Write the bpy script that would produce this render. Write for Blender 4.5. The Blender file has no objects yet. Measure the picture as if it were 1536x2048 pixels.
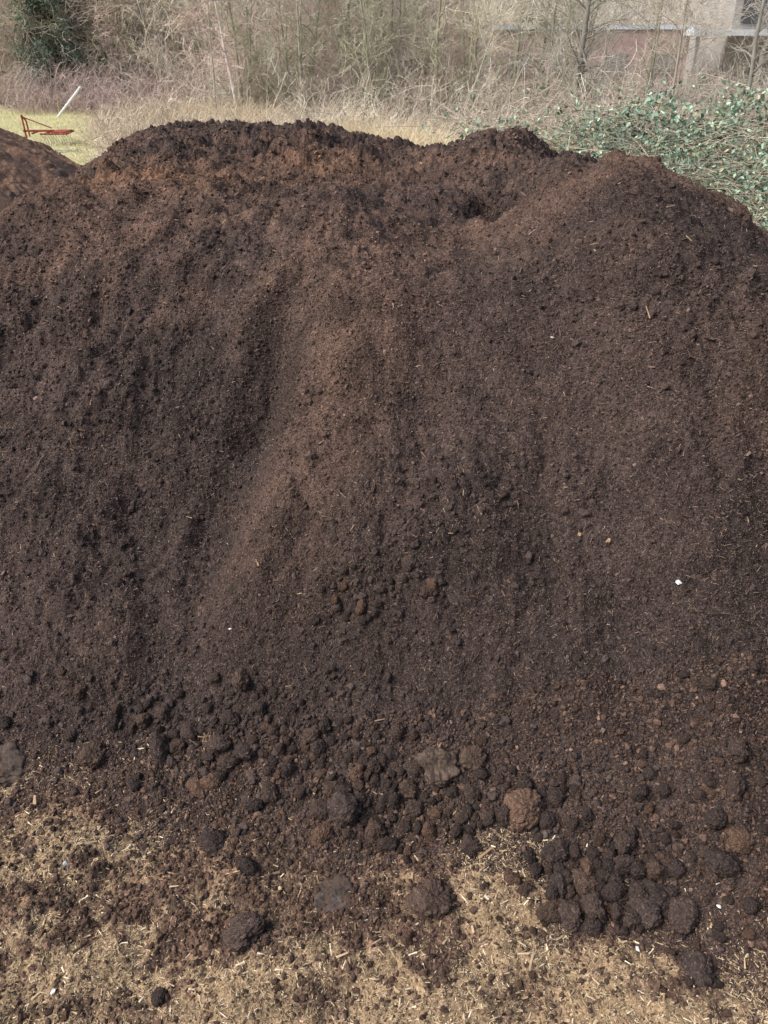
import bpy, math, numpy as np
from mathutils import Vector, Matrix, noise as mn
rng = np.random.default_rng(7)
C = bpy.context.scene.collection
R = math.radians
CAMZ=3.2; PITCH=R(30.4); F=1607.0

# ---------------------------------------------------------------- noise
_ang = np.random.default_rng(3).random(1024)*2*np.pi
_gx, _gy = np.cos(_ang), np.sin(_ang)
def _hash(xi, yi, seed):
    h = (xi.astype(np.int64)*374761393 + yi.astype(np.int64)*668265263 + seed*974634777) & 0xffffffff
    h = ((h ^ (h >> 13))*1274126177) & 0xffffffff
    return (h ^ (h >> 16)) & 1023
def perlin(x, y, seed=0):
    x=np.asarray(x,float); y=np.asarray(y,float)
    x0=np.floor(x); y0=np.floor(y); fx=x-x0; fy=y-y0
    u=fx*fx*fx*(fx*(fx*6-15)+10); v=fy*fy*fy*(fy*(fy*6-15)+10)
    def g(ix,iy):
        k=_hash(x0+ix,y0+iy,seed)
        return _gx[k]*(fx-ix)+_gy[k]*(fy-iy)
    a=g(0,0); b=g(1,0); c=g(0,1); d=g(1,1)
    return ((a*(1-u)+b*u)*(1-v)+(c*(1-u)+d*u)*v)*1.5
def fbm(x,y,lam,octs=3,seed=0):
    r=0; a=1; s=0
    for i in range(octs):
        r=r+a*perlin(x/lam,y/lam,seed+i*17); s+=a; a*=.5; lam*=.5
    return r/s
def sig(t): return 1/(1+np.exp(-np.clip(t,-40,40)))
def sstep(a,b,x):
    t=np.clip((x-a)/(b-a),0,1); return t*t*(3-2*t)
def smin(a,b,k): return -k*np.logaddexp(-a/k,-b/k)
def gau(x,y,cx,cy,sx,sy,rot=0):
    dx=x-cx; dy=y-cy
    if rot: c,s=math.cos(rot),math.sin(rot); dx,dy=dx*c+dy*s,-dx*s+dy*c
    return np.exp(-.5*((dx/sx)**2+(dy/sy)**2))

# ---------------------------------------------------------------- landform
TX=[-9,-4,-2,-1,0,.8,1.5,3,8]; TY=[4.4,3.5,3.0,2.78,2.52,2.2,2.0,1.75,2.2]
def fan(x,y,lam,octs,seed,st=.28):
    """noise drawn out down the talus, spreading from two summits"""
    w=sig((x-.65)/.35); r=0
    for ax,wt,sd in ((-.2,1-w,0),(1.9,w,500)):
        t=np.arctan2(x-ax,7.6-y)*3.2; b=np.hypot(x-ax,7.6-y)
        r=r+wt*fbm(t+.22*perlin(x/.5,y/.5,seed+9),b*st,lam,octs,seed+sd)
    return r
def lumps(x,y,amp=1.0):
    """billowed noise: rounded crumbs with creases between them"""
    w=.5+.5*np.clip(fbm(x,y,.8,2,90)*2.2,-1,1)
    w=np.clip(w+.8*gau(x,y,2.0,5.3,.55,.55)+.7*gau(x,y,-3.0,5.8,.4,.5)+.5*gau(x,y,-1.7,4.2,.5,.7)-.5*gau(x,y,-.25,4.6,.25,.9,-.18),0,1.6)
    xx=x+.02*perlin(x/.09,y/.09,77); yy=y+.02*perlin(x/.09,y/.09,78)
    z =.055*w*np.abs(perlin(xx/.21,yy/.21,11))
    z+=.036*(.25+.75*w)*np.abs(perlin(xx/.10,yy/.10,12))
    z+=.020*(.5+.5*w)*np.abs(perlin(xx/.048,yy/.048,13))
    z+=.012*np.abs(perlin(xx/.022,yy/.022,14))
    return z*amp
def heap_base(x,y):
    toe=np.interp(x,TX,TY)+.10*fbm(x,y*0,.7,2,5)
    t=(y-toe)
    face=.745*.22*np.logaddexp(0,t/.22)-.05
    back=.74*(13.6-y+.4*perlin(x/1.5,0*x,8))
    left=.72*(x+6.25+.05*y)+.1*fbm(x,y,1.2,2,41)
    right=.62*(6.3-x-.02*y)+.1*fbm(x,y,1.2,2,42)
    top=1.95+.36*gau(x,y,-1.1,9.2,1.1,1.35)+.17*gau(x,y,-.72,9.0,.36,.45)+.22*gau(x,y,-2.4,9.3,.5,1.0)+.46*gau(x,y,1.1,8.3,.36,.55)
    top=top+.43*gau(x,y,1.98,6.6,.62,.62)+.16*gau(x,y,-.55,6.15,.45,.42)+.16*gau(x,y,-2.1,6.7,.8,.45)-.40*gau(x,y,.88,6.85,.17,.16)-.10*gau(x,y,.55,6.2,.3,.4)+.12*gau(x,y,2.5,8.0,.6,.7)+.08*gau(x,y,.9,7.5,.5,.3)
    top=top+.11*fbm(x,y,.9,4,22)
    top=top-.30*np.maximum(x-2.2,0)-.50*.12*np.logaddexp(0,(-2.85-x)/.12)
    h=smin(face,top,.09); h=smin(h,back,.12); h=smin(h,left,.12); h=smin(h,right,.12)
    # forms of the front face
    on=sstep(.05,.5,h)*sstep(6.7,5.4,y)
    xe=-.54-.30*(4.6-y)+.05*perlin(y/.6,y*0,33)+.03*fbm(x,y,.2,2,35)
    h=h+on*.25*sig((x-xe)/.075)*sstep(5.6,4.7,y)*sstep(2.75,3.5,y)*sstep(1.5,-.45,x)
    h=h-.11*gau(x,y,-.93,3.95,.15,.50,R(-16))-.15*gau(x,y,-.72,4.50,.10,.20,R(-12))
    h=h+.15*gau(x,y,-.84,4.95,.10,.10)
    h=h+on*(.08*gau(x,y,-.30,5.3,.28,.8,R(5))+.28*gau(x,y,1.7,4.7,.55,1.1,R(6))-.13*gau(x,y,.72,5.1,.38,.8)-.06*gau(x,y,-1.5,5.1,.25,.5,R(-25))+.10*gau(x,y,-2.1,4.6,.4,.8,R(-20)))
    h=h+on*.075*fan(x,y,.60,3,31,.4)+on*.04*fan(x,y,.20,2,32,.35)*sstep(1.2,-.6,x)
    h=h-.20*gau(x,y,1.80,5.5,.13,.12)-.12*gau(x,y,-3.0,5.9,.22,.25)
    h=h+.10*gau(x,y,-1.6,3.35,.7,.16,R(20))+.08*gau(x,y,.2,3.35,.6,.25,R(30))-.09*gau(x,y,.08,3.05,.16,.06)
    h=h+.12*sstep(.1,.5,h)*fbm(x,y,.6,4,50)
    h=h+.13*sstep(5.6,6.4,y)*(np.abs(fbm(x,y,.55,3,61)))
    return h
def heap_h(x,y): 
    h=heap_base(x,y)
    return h+lumps(x,y,1.0+.7*sstep(6,8,y))*sstep(-.04,.06,h)
def ground_h(x,y):
    near=sstep(14,6,y)*sstep(14,6,np.abs(x))
    mat=sig((.76+.05*perlin(y/.08,x*0,7)-x)/.012)*sstep(.05,.3,x)*sstep(2.0,2.12,y+.06*perlin(x/.15,y/.15,9))*sstep(2.62,2.45,y)
    z=.06*mat+near*(.085*fbm(x,y,.42,4,70)+.024*np.abs(perlin(x/.11,y/.11,71))+.012*np.abs(perlin(x/.045,y/.045,72))+.007*np.abs(perlin(x/.02,y/.02,74)))
    farz=(1-near)*.10*fbm(x,y,3.0,3,73)
    return z+farz
def surf(x,y): return np.maximum(heap_h(x,y),ground_h(x,y))

def dirs(u,v):
    u=np.asarray(u,float); v=np.asarray(v,float)
    a=(u-768)/F; b=(1024-v)/F; c,s=math.cos(PITCH),math.sin(PITCH)
    return np.stack([a, c+s*b, -s+c*b],-1)
def cast(u,v,fn=None):
    """where a sight line meets the heap or the ground"""
    fn=fn or (lambda x,y: np.maximum(heap_base(x,y)+.03,0))
    d=dirs(u,v); d=np.atleast_2d(d); t=np.full(len(d),1.6)
    for i in range(80):
        x=d[:,0]*t; y=d[:,1]*t; z=CAMZ+d[:,2]*t
        gap=z-fn(x,y); t=np.where(gap>.004,t+np.clip(gap*.7,.003,.5),t)
    return d[:,0]*t, d[:,1]*t
def far(u,v,Y):
    d=dirs(u,v); return d[0]/d[1]*Y, Y, CAMZ+d[2]/d[1]*Y

# ---------------------------------------------------------------- mesh helpers
def mesh_np(name,V,Fs,mat,parent=None,col=None,smooth=True):
    me=bpy.data.meshes.new(name); V=np.asarray(V,np.float32); Fs=np.asarray(Fs,np.int32); k=Fs.shape[1]
    me.vertices.add(len(V)); me.vertices.foreach_set('co',V.ravel())
    me.loops.add(Fs.size); me.loops.foreach_set('vertex_index',Fs.ravel())
    me.polygons.add(len(Fs)); me.polygons.foreach_set('loop_start',np.arange(0,Fs.size,k,dtype=np.int32))
    me.polygons.foreach_set('loop_total',np.full(len(Fs),k,np.int32))
    me.polygons.foreach_set('use_smooth',np.full(len(Fs),smooth,bool))
    me.update(calc_edges=True)
    if col is not None:
        ca=me.color_attributes.new('Col','FLOAT_COLOR','POINT')
        c4=np.ones((len(V),4),np.float32); c4[:,:3]=col; ca.data.foreach_set('color',c4.ravel())
    me.materials.append(mat)
    o=bpy.data.objects.new(name,me); C.objects.link(o)
    if parent: o.parent=parent
    return o
def grid(name,xs,ys,fn,mat,colfn):
    X,Y=np.meshgrid(xs,ys); X=X.ravel(); Y=Y.ravel(); Z=fn(X,Y)
    nx,ny=len(xs),len(ys); i=np.arange(ny-1)[:,None]*nx+np.arange(nx-1)[None,:]; i=i.ravel()
    Fs=np.stack([i,i+1,i+nx+1,i+nx],1)
    return mesh_np(name,np.stack([X,Y,Z],1),Fs,mat,col=colfn(X,Y,Z))
def tag(o,label,cat,group=None,kind=None):
    if label: o['label']=label
    if cat: o['category']=cat
    if group: o['group']=group
    if kind: o['kind']=kind
    return o
def empty(name,loc,label,cat,group=None,rz=0):
    o=bpy.data.objects.new(name,None); C.objects.link(o); o.location=loc; o.rotation_euler=(0,0,rz); o.empty_display_size=.1
    return tag(o,label,cat,group)
def copy_tree(o,parent=None):
    c=o.copy(); C.objects.link(c); c.parent=parent
    for ch in list(o.children): copy_tree(ch,c)
    return c
def norm(a): return a/np.maximum(np.linalg.norm(a,axis=-1,keepdims=True),1e-9)
def randrot(n):
    q=norm(rng.normal(size=(n,4))); w,x,y,z=q.T
    return np.stack([np.stack([1-2*(y*y+z*z),2*(x*y-z*w),2*(x*z+y*w)],-1),np.stack([2*(x*y+z*w),1-2*(x*x+z*z),2*(y*z-x*w)],-1),np.stack([2*(x*z-y*w),2*(y*z+x*w),1-2*(x*x+y*y)],-1)],1)
def scatter(V0,F0,pos,scl,rot,col):
    """merge n copies of a small shape: pos (n,3) scl (n,3) rot (n,3,3) col (n,3)"""
    n=len(pos); k=len(V0)
    V=V0[None]*scl[:,None,:]; V=np.einsum('nij,nkj->nki',rot,V)+pos[:,None,:]
    Fs=F0[None]+(np.arange(n)*k)[:,None,None]
    return V.reshape(-1,3),Fs.reshape(-1,F0.shape[1]),np.repeat(col,k,0)
def join(parts):
    Vs,Fs,Cs=[],[],[]; o=0
    for V,Fa,Co in parts: Vs.append(V); Fs.append(Fa+o); Cs.append(Co); o+=len(V)
    return np.concatenate(Vs),np.concatenate(Fs),np.concatenate(Cs)
def tubes(P,Rd,n=3):
    """P (N,k,3) polylines, Rd (N,k) radii -> verts, quads"""
    N,k,_=P.shape; T=np.gradient(P,axis=1); T=norm(T)
    ref=norm(np.tile(np.array([.31,.87,.38]),(N,1)))[:,None,:]
    A=norm(np.cross(T,ref)); B=np.cross(T,A)
    a=np.arange(n)/n*2*np.pi
    V=P[:,:,None,:]+Rd[:,:,None,None]*(A[:,:,None,:]*np.cos(a)[None,None,:,None]+B[:,:,None,:]*np.sin(a)[None,None,:,None])
    base=(np.arange(N)*k*n)[:,None,None]+(np.arange(k-1)*n)[None,:,None]
    j=np.arange(n)[None,None,:]; j2=(j+1)%n
    Fs=np.stack([base+j,base+j2,base+n+j2,base+n+j],-1).reshape(-1,4)
    return V.reshape(-1,3),Fs
def ico(sub):
    import bmesh
    bm=bmesh.new(); bmesh.ops.create_icosphere(bm,subdivisions=sub,radius=1)
    V=np.array([v.co[:] for v in bm.verts]); Fs=np.array([[v.index for v in f.verts] for f in bm.faces]); bm.free(); return V,Fs
def boxes(bl):
    V=[];Fs=[]
    for (cx,cy,cz,sx,sy,sz) in bl:
        o=len(V)
        for dz in(-.5,.5):
            for dx,dy in((-.5,-.5),(.5,-.5),(.5,.5),(-.5,.5)): V.append((cx+dx*sx,cy+dy*sy,cz+dz*sz))
        for f in((0,3,2,1),(4,5,6,7),(0,1,5,4),(1,2,6,5),(2,3,7,6),(3,0,4,7)): Fs.append([o+q for q in f])
    return np.array(V,float),np.array(Fs)

# ---------------------------------------------------------------- materials
def mat(name,base=None,rough=.9,vcol=False,noise=None,bump=None,spec=.2,coord='Object',extra=None):
    m=bpy.data.materials.new(name); m.use_nodes=True; nt=m.node_tree; N=nt.nodes; L=nt.links
    b=N['Principled BSDF']; b.inputs['Roughness'].default_value=rough; b.inputs['Specular IOR Level'].default_value=spec
    tc=N.new('ShaderNodeTexCoord').outputs[coord]
    if vcol:
        a=N.new('ShaderNodeAttribute'); a.attribute_name='Col'; c=a.outputs['Color']
    else:
        a=N.new('ShaderNodeRGB'); a.outputs[0].default_value=(*base,1); c=a.outputs[0]
    for (scale,lo,hi,det) in (noise or []):
        t=N.new('ShaderNodeTexNoise'); t.inputs['Scale'].default_value=scale; t.inputs['Detail'].default_value=det; L.new(tc,t.inputs['Vector'])
        r=N.new('ShaderNodeMapRange'); r.inputs['From Min'].default_value=.3; r.inputs['From Max'].default_value=.7; r.inputs['To Min'].default_value=lo; r.inputs['To Max'].default_value=hi
        L.new(t.outputs['Fac'],r.inputs['Value'])
        x=N.new('ShaderNodeMix'); x.data_type='RGBA'; x.blend_type='MULTIPLY'; x.inputs['Factor'].default_value=1
        L.new(c,x.inputs['A']); L.new(r.outputs['Result'],x.inputs['B']); c=x.outputs['Result']
    if extra: c=extra(N,L,c,tc)
    L.new(c,b.inputs['Base Color'])
    prev=None
    for (scale,dist,strg,kind) in (bump or []):
        t=N.new('ShaderNodeTexNoise'); t.inputs['Scale'].default_value=scale; t.inputs['Detail'].default_value=4; out=t.outputs['Fac']
        L.new(tc,t.inputs['Vector'])
        bp=N.new('ShaderNodeBump'); bp.inputs['Distance'].default_value=dist; bp.inputs['Strength'].default_value=strg
        L.new(out,bp.inputs['Height'])
        if prev: L.new(prev,bp.inputs['Normal'])
        prev=bp.outputs['Normal']
    if prev: L.new(prev,b.inputs['Normal'])
    return m
def flecks(scale,colr,lo=.64,hi=.72):
    def f(N,L,c,tc):
        for ang in (.6,-.8):
            mp=N.new('ShaderNodeMapping'); mp.inputs['Scale'].default_value=(1,.35,1); mp.inputs['Rotation'].default_value=(0,0,ang); L.new(tc,mp.inputs['Vector'])
            t=N.new('ShaderNodeTexNoise'); t.inputs['Scale'].default_value=scale; t.inputs['Detail'].default_value=2; L.new(mp.outputs[0],t.inputs['Vector'])
            r=N.new('ShaderNodeMapRange'); r.inputs['From Min'].default_value=lo; r.inputs['From Max'].default_value=hi; L.new(t.outputs['Fac'],r.inputs['Value'])
            x=N.new('ShaderNodeMix'); x.data_type='RGBA'; L.new(r.outputs['Result'],x.inputs['Factor']); L.new(c,x.inputs['A']); x.inputs['B'].default_value=(*colr,1); c=x.outputs['Result']
        return c
    return f
M={}
M['heap']=mat('compost',vcol=True,rough=.95,spec=.12,noise=[(28,.6,1.4,4),(110,.45,1.6,3)],bump=[(60,.014,1,'n'),(150,.007,1,'n')],extra=flecks(95,(.18,.125,.095)))
M['crumb']=mat('compost_crumb',vcol=True,rough=.95,spec=.12,noise=[(160,.6,1.4,2)],bump=[(200,.004,.8,'n')])
M['clod']=mat('compost_clod',vcol=True,rough=.95,spec=.1,noise=[(3,.75,1.25,4),(14,.5,1.55,3)],bump=[(7,.010,.9,'n'),(18,.006,1,'n')],extra=flecks(7,(.19,.135,.10),.64,.70))
M['ground']=mat('ground_soil',vcol=True,rough=.95,spec=.1,noise=[(.7,.9,1.1,3),(18,.65,1.35,4),(90,.55,1.45,3)],bump=[(70,.008,.9,'n')],extra=flecks(110,(.34,.25,.16),.64,.71))
M['chip']=mat('straw_chip',vcol=True,rough=.8,spec=.25)
M['bark']=mat('bark',vcol=True,rough=.9,noise=[(3,.75,1.25,4)])
M['leaf']=mat('leaf',vcol=True,rough=.6,spec=.3)
M['grass']=mat('grass',vcol=True,rough=.85)
M['hill']=mat('wooded_hill',vcol=True,rough=1,noise=[(.25,.8,1.2,6),(2.5,.8,1.2,5)])
M['red']=mat('rusty_red_paint',base=(.30,.075,.05),rough=.8,noise=[(6,.5,1.4,4)])
M['rust']=mat('rusted_steel',base=(.12,.06,.04),rough=.8,noise=[(9,.6,1.4,4)])
M['steel']=mat('worn_steel',base=(.40,.40,.34),rough=.6,noise=[(9,.7,1.2,4)])
M['white']=mat('weathered_white',base=(.74,.79,.84),rough=.6,noise=[(5,.8,1.1,4)])
M['paleblue']=mat('pale_blue_sheet',base=(.70,.78,.87),rough=.5,noise=[(1.2,.85,1.1,4)])
M['brick']=mat('red_brown_brick',base=(.50,.37,.34),rough=.9,noise=[(1.5,.8,1.2,4),(12,.85,1.15,3)])
M['render']=mat('grey_render',base=(.38,.36,.33),rough=.9,noise=[(1.5,.85,1.15,4)])
M['dark']=mat('dark_opening',base=(.10,.10,.105),rough=.4,noise=[(1,.8,1.2,2)])
M['dull']=mat('dull_window',base=(.30,.28,.27),rough=.4,noise=[(1,.8,1.2,2)])
M['stone']=mat('grey_stone',base=(.082,.066,.059),rough=.95,noise=[(8,.6,1.4,5),(60,.5,1.5,3)],bump=[(20,.008,.7,'n'),(90,.004,.6,'n')],extra=flecks(45,(.10,.068,.05),.52,.60))
M['slabm']=mat('caked_slab',base=(.108,.080,.061),rough=.95,noise=[(6,.6,1.4,4),(60,.5,1.5,3)],bump=[(18,.012,.8,'n'),(70,.006,.9,'n')],extra=flecks(45,(.05,.035,.03),.52,.62))
M['wood']=mat('fresh_wood',base=(.62,.46,.29),rough=.8,noise=[(30,.8,1.15,3)])
M['paper']=mat('white_scrap',base=(.78,.80,.82),rough=.6,noise=[(20,.9,1.05,2)])
M['blue']=mat('blue_grey_scrap',base=(.45,.55,.62),rough=.6,noise=[(20,.9,1.05,2)])
M['tan']=mat('tan_scrap',base=(.40,.27,.17),rough=.85,noise=[(30,.7,1.2,3)])

# ---------------------------------------------------------------- colours of heap and ground
def mix(a,b,t): return a*(1-t[:,None])+b*t[:,None]
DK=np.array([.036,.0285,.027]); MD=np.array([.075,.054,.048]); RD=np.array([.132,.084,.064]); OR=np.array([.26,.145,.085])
def heap_col(x,y,z=None):
    n1=fan(x,y,.8,4,101,.6)*.95; n2=fbm(x,y,.22,3,102)
    c=mix(DK,MD,sstep(-.38,.36,n1+.6*n2+.09))
    t=sstep(.06,.5,fan(x+.3,y,.55,4,103,.6)+.20*n2+.16*sstep(3.8,6,y))
    c=mix(c,RD,t*(.22+.22*sstep(2.8,3.8,y)+.32*sstep(4.5,6,y)))
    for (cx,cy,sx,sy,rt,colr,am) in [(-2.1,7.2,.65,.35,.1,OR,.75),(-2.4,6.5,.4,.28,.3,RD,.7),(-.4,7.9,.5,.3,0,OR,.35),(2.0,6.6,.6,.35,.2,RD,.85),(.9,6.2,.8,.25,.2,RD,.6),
        (-.20,4.5,.26,1.1,-.18,RD,.75),(.1,5.5,.5,.4,0,RD,.45),(1.9,5.45,.65,.42,0,DK,.85),(-.88,4.15,.15,.55,-.25,DK,.8),(-1.6,3.9,.5,.7,.2,DK,.5),(.88,6.9,.2,.16,0,DK*.7,.95),(-3.0,5.9,.4,.4,0,DK,.9),  # gully, crater and hollows: shade put into the colour as wet-dark patches
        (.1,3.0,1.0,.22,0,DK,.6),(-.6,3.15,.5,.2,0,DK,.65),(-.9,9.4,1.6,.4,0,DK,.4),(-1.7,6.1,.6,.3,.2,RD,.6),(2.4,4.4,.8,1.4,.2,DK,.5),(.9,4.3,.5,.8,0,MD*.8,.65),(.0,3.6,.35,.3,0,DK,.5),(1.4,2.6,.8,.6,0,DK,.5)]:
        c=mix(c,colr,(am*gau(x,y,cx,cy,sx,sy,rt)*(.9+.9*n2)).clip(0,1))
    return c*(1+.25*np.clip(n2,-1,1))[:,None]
def straw(x,y):
    n=fbm(x,y,.34,4,120); n2=fbm(x,y,.13,3,121); n3=fbm(x,y,.05,2,122)
    s=sstep(-.06,.40,(2.08-.02*np.abs(x)-y)*1.4+.95*n+.65*n2+.4*n3)
    s=np.maximum(s,1.0*sstep(.18,.36,x+.10*n+.06*n2)*sstep(.8,.74,x)*sstep(2.50,2.34,y+.05*n2)*sstep(-.5,0,n+.3))
    s=np.maximum(s,.95*gau(x,y,-1.45,2.38,.5,.16,-.05)*sstep(-.45,.25,n+n2))
    s=np.maximum(s,.75*gau(x,y,-1.75,2.72,.38,.09,.5)*sstep(-.25,.3,n2))
    for (cx,cy,sx,sy) in [(1.30,1.98,.30,.12),(-.5,2.02,.18,.12),(-1.15,1.69,.25,.04),(.95,2.17,.28,.10),(-.1,2.15,.25,.12),(-.25,1.72,.12,.05),(.55,1.75,.1,.06),(-.55,2.3,.3,.1),(.2,1.95,.15,.05)]:
        s=s*(1-.8*gau(x,y,cx,cy,sx,sy))
    return np.clip(s,0,1)
SB=np.array([.35,.255,.155]); BR=np.array([.108,.070,.053])
def ground_col(x,y,z=None):
    n=fbm(x,y,.3,3,130)
    c=mix(BR*.85,np.array([.23,.145,.098]),sstep(-.1,.4,n))
    c=mix(c,DK,.7*sstep(-.03,.3,fbm(x,y,.20,4,131)))
    c=mix(c,SB,straw(x,y)*.85)
    g=mix(np.array([.56,.56,.29]),np.array([.64,.59,.38]),sstep(-.3,.3,fbm(x,y,4,3,132)))
    g=mix(g,np.array([.38,.35,.21]),sstep(-.05,.3,fbm(x,y,1.5,3,133))*.35)
    wood=mix(np.array([.45,.39,.30]),np.array([.34,.30,.23]),sstep(-.3,.3,fbm(x,y,2,3,134)))
    t=sstep(10,16,y+1.5*perlin(x/2,y/2,135)); c=mix(c,g,t)
    tw=np.maximum(sstep(46,50,y+2*perlin(x/3,y/3,136)),sstep(-.37,-.31,x/np.maximum(y,1)+.03*perlin(x/3,y/3,137))*sstep(20,26,y)); c=mix(c,wood,tw)
    return c

# ---------------------------------------------------------------- build heap and ground
def steps(a,b,fac,mn_=.004):
    r=[a]
    while r[-1]<b: r.append(r[-1]+max(mn_,fac*abs(r[-1])))
    return np.array(r)
xs=np.concatenate([np.linspace(-7.2,-3.45,70,endpoint=False),np.arange(-3.45,3.3,.0080),np.linspace(3.3,7.2,70)])
ys=np.concatenate([steps(1.35,10.4,.0029),np.linspace(10.45,14.2,50)])
def clipped(h,lim=-.02,to=-.1): return np.where(h<lim,to,h)
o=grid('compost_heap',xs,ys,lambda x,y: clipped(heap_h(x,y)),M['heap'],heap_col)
tag(o,'huge dark brown compost heap with a lumpy crest that fills the picture','heap')
gx=np.concatenate([-np.geomspace(420,42,24),np.arange(-41,-4,.6),np.arange(-3.9,-1.85,.05),np.arange(-1.85,1.85,.0055),np.arange(1.86,3.9,.05),np.arange(4,41,.6),np.geomspace(42,420,24)])
gy=np.concatenate([np.linspace(-60,1.2,30),np.linspace(1.22,1.5,20),np.arange(1.505,3.1,.0055),np.arange(3.12,6,.08),np.arange(6.2,58,.5),np.geomspace(59,900,24)])
o=grid('ground',gx,gy,ground_h,M['ground'],ground_col); tag(o,'yard ground',None,kind='structure')

# second heap behind on the left
def heap2(x,y):
    d=np.sqrt(((x+9.05)/1.0)**2+((y-14.2)/1.35)**2)
    h=smin(3.0-.0*d,.62*(5.45-d)+.12*fbm(x,y,1.0,4,201),.25)
    return h+lumps(x,y,2.0)*sstep(-.05,.1,h)-.03
o=grid('compost_heap',np.linspace(-15,-2.4,520),np.linspace(5.8,22.5,420),lambda x,y: clipped(heap2(x,y),-.05),M['heap'],
  lambda x,y,z: mix(MD*1.3,np.array([.27,.165,.11]),sstep(-.4,.35,fbm(x,y,.6,4,205))))
tag(o,'smaller red-brown heap behind the big one at the left edge','heap')

# ---------------------------------------------------------------- crumbs and fibres on the heap
def heap_pts(n):
    u=rng.uniform(-60,1600,n); v=rng.uniform(225,1960,n); x,y=cast(u,v); ok=(y<11)&(heap_base(x,y)>-.01); x,y=x[ok],y[ok]
    return x+rng.normal(size=len(x))*.05, y+rng.normal(size=len(x))*.05
V1,F1=ico(1)
x,y=heap_pts(75000); n=len(x)
dist=np.sqrt(x*x+y*y+1.5**2)
s=.0021*dist*rng.lognormal(-.45,.42,n)*.75; s=np.clip(s,.002,.022)
z=heap_h(x,y)+s*.1
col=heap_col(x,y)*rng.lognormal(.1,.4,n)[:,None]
parts=[]
for k in range(4):
    Vj=V1*rng.uniform(.5,1.3,size=(len(V1),1)); i=np.arange(n)%4==k
    parts.append(scatter(Vj,F1,np.stack([x,y,z],1)[i],s[i,None]*rng.uniform(.6,1.5,(i.sum(),3)),randrot(i.sum()),col[i]))
V,Fs,Co=join(parts); o=mesh_np('compost_crumbs',V,Fs,M['crumb'],col=Co,smooth=False); tag(o,'loose dark crumbs of compost over the face of the heap','crumbs',kind='stuff')

SV=np.array([[-.5,-.5,-.3],[.5,-.35,-.3],[.5,.35,.1],[-.5,.5,.3],[0,0,.7]],float); SF=np.array([[0,1,4],[1,2,4],[2,3,4],[3,0,4],[0,2,1],[0,3,2]])
def lay(n,tilt=.5):
    a=rng.uniform(0,2*np.pi,n); b=rng.normal(size=n)*tilt; c=rng.normal(size=n)*.6
    ca,sa,cb,sb,cc,sc=np.cos(a),np.sin(a),np.cos(b),np.sin(b),np.cos(c),np.sin(c); Z=np.zeros(n); O=np.ones(n)
    Rz=np.stack([np.stack([ca,-sa,Z],-1),np.stack([sa,ca,Z],-1),np.stack([Z,Z,O],-1)],1)
    Ry=np.stack([np.stack([cb,Z,sb],-1),np.stack([Z,O,Z],-1),np.stack([-sb,Z,cb],-1)],1)
    Rx=np.stack([np.stack([O,Z,Z],-1),np.stack([Z,cc,-sc],-1),np.stack([Z,sc,cc],-1)],1)
    return Rz@Ry@Rx
x,y=heap_pts(90000); n=len(x)
dist=np.sqrt(x*x+y*y+2); L=.0042*dist*rng.lognormal(-.35,.5,n)
pal=np.array([[.15,.10,.075],[.215,.145,.105],[.31,.22,.155],[.095,.065,.053],[.46,.35,.25]]); pi=rng.choice(5,n,p=[.40,.24,.08,.255,.025])
V,Fs,Co=scatter(SV,SF,np.stack([x,y,heap_h(x,y)+.004],1),np.stack([L,L*.10+.0008,L*.08+.0006],1),lay(n,.5),pal[pi]*rng.uniform(.65,1.15,(n,1)))
o=mesh_np('plant_fibres',V,Fs,M['chip'],col=Co,smooth=False); tag(o,'thin tan plant fibres strewn over the heap','fibres',kind='stuff')

# straw litter on the yard
NS=520000
x=rng.uniform(-1.9,1.9,NS); y=rng.uniform(1.45,3.0,NS); keep=(rng.random(NS)<straw(x,y)**1.4*.45+.03)&(heap_base(x,y)<.12)
x,y=x[keep],y[keep]; n=len(x)
L=.0074*rng.lognormal(0,.65,n); big=rng.random(n)<.008; L[big]=rng.uniform(.02,.045,big.sum())
pal=np.array([[.52,.40,.25],[.43,.32,.19],[.29,.195,.12],[.82,.70,.52],[.14,.095,.07]]); pi=rng.choice(5,n,p=[.30,.28,.20,.09,.13])
V,Fs,Co=scatter(SV,SF,np.stack([x,y,surf(x,y)+.0005+rng.exponential(.0014,n)],1),np.stack([L,L*.15+.001,L*.08+.0005],1),lay(n,.25),(pal[pi]*rng.uniform(.75,1.12,(n,1))).clip(0,.9))
o=mesh_np('straw_litter',V,Fs,M['chip'],col=Co,smooth=False); tag(o,'pale chopped straw and wood shreds littering the yard','straw',kind='stuff')
x=rng.uniform(-1.9,1.9,70000); y=rng.uniform(1.45,2.9,70000); k=rng.random(70000)<(.9-straw(x,y)*.75); x,y=x[k],y[k]; n=len(x)
s=np.clip(.0032*rng.lognormal(0,.65,n),0,.017)
V,Fs,Co=scatter(V1*np.random.default_rng(1).uniform(.6,1.3,(len(V1),1)),F1,np.stack([x,y,surf(x,y)+s*.15],1),s[:,None]*rng.uniform(.7,1.3,(n,3)),randrot(n),(BR*.85)[None]*rng.lognormal(0,.4,n)[:,None])
o=mesh_np('soil_crumbs',V,Fs,M['crumb'],col=Co,smooth=False); tag(o,'small brown soil crumbs on the yard','crumbs',kind='stuff')

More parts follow.
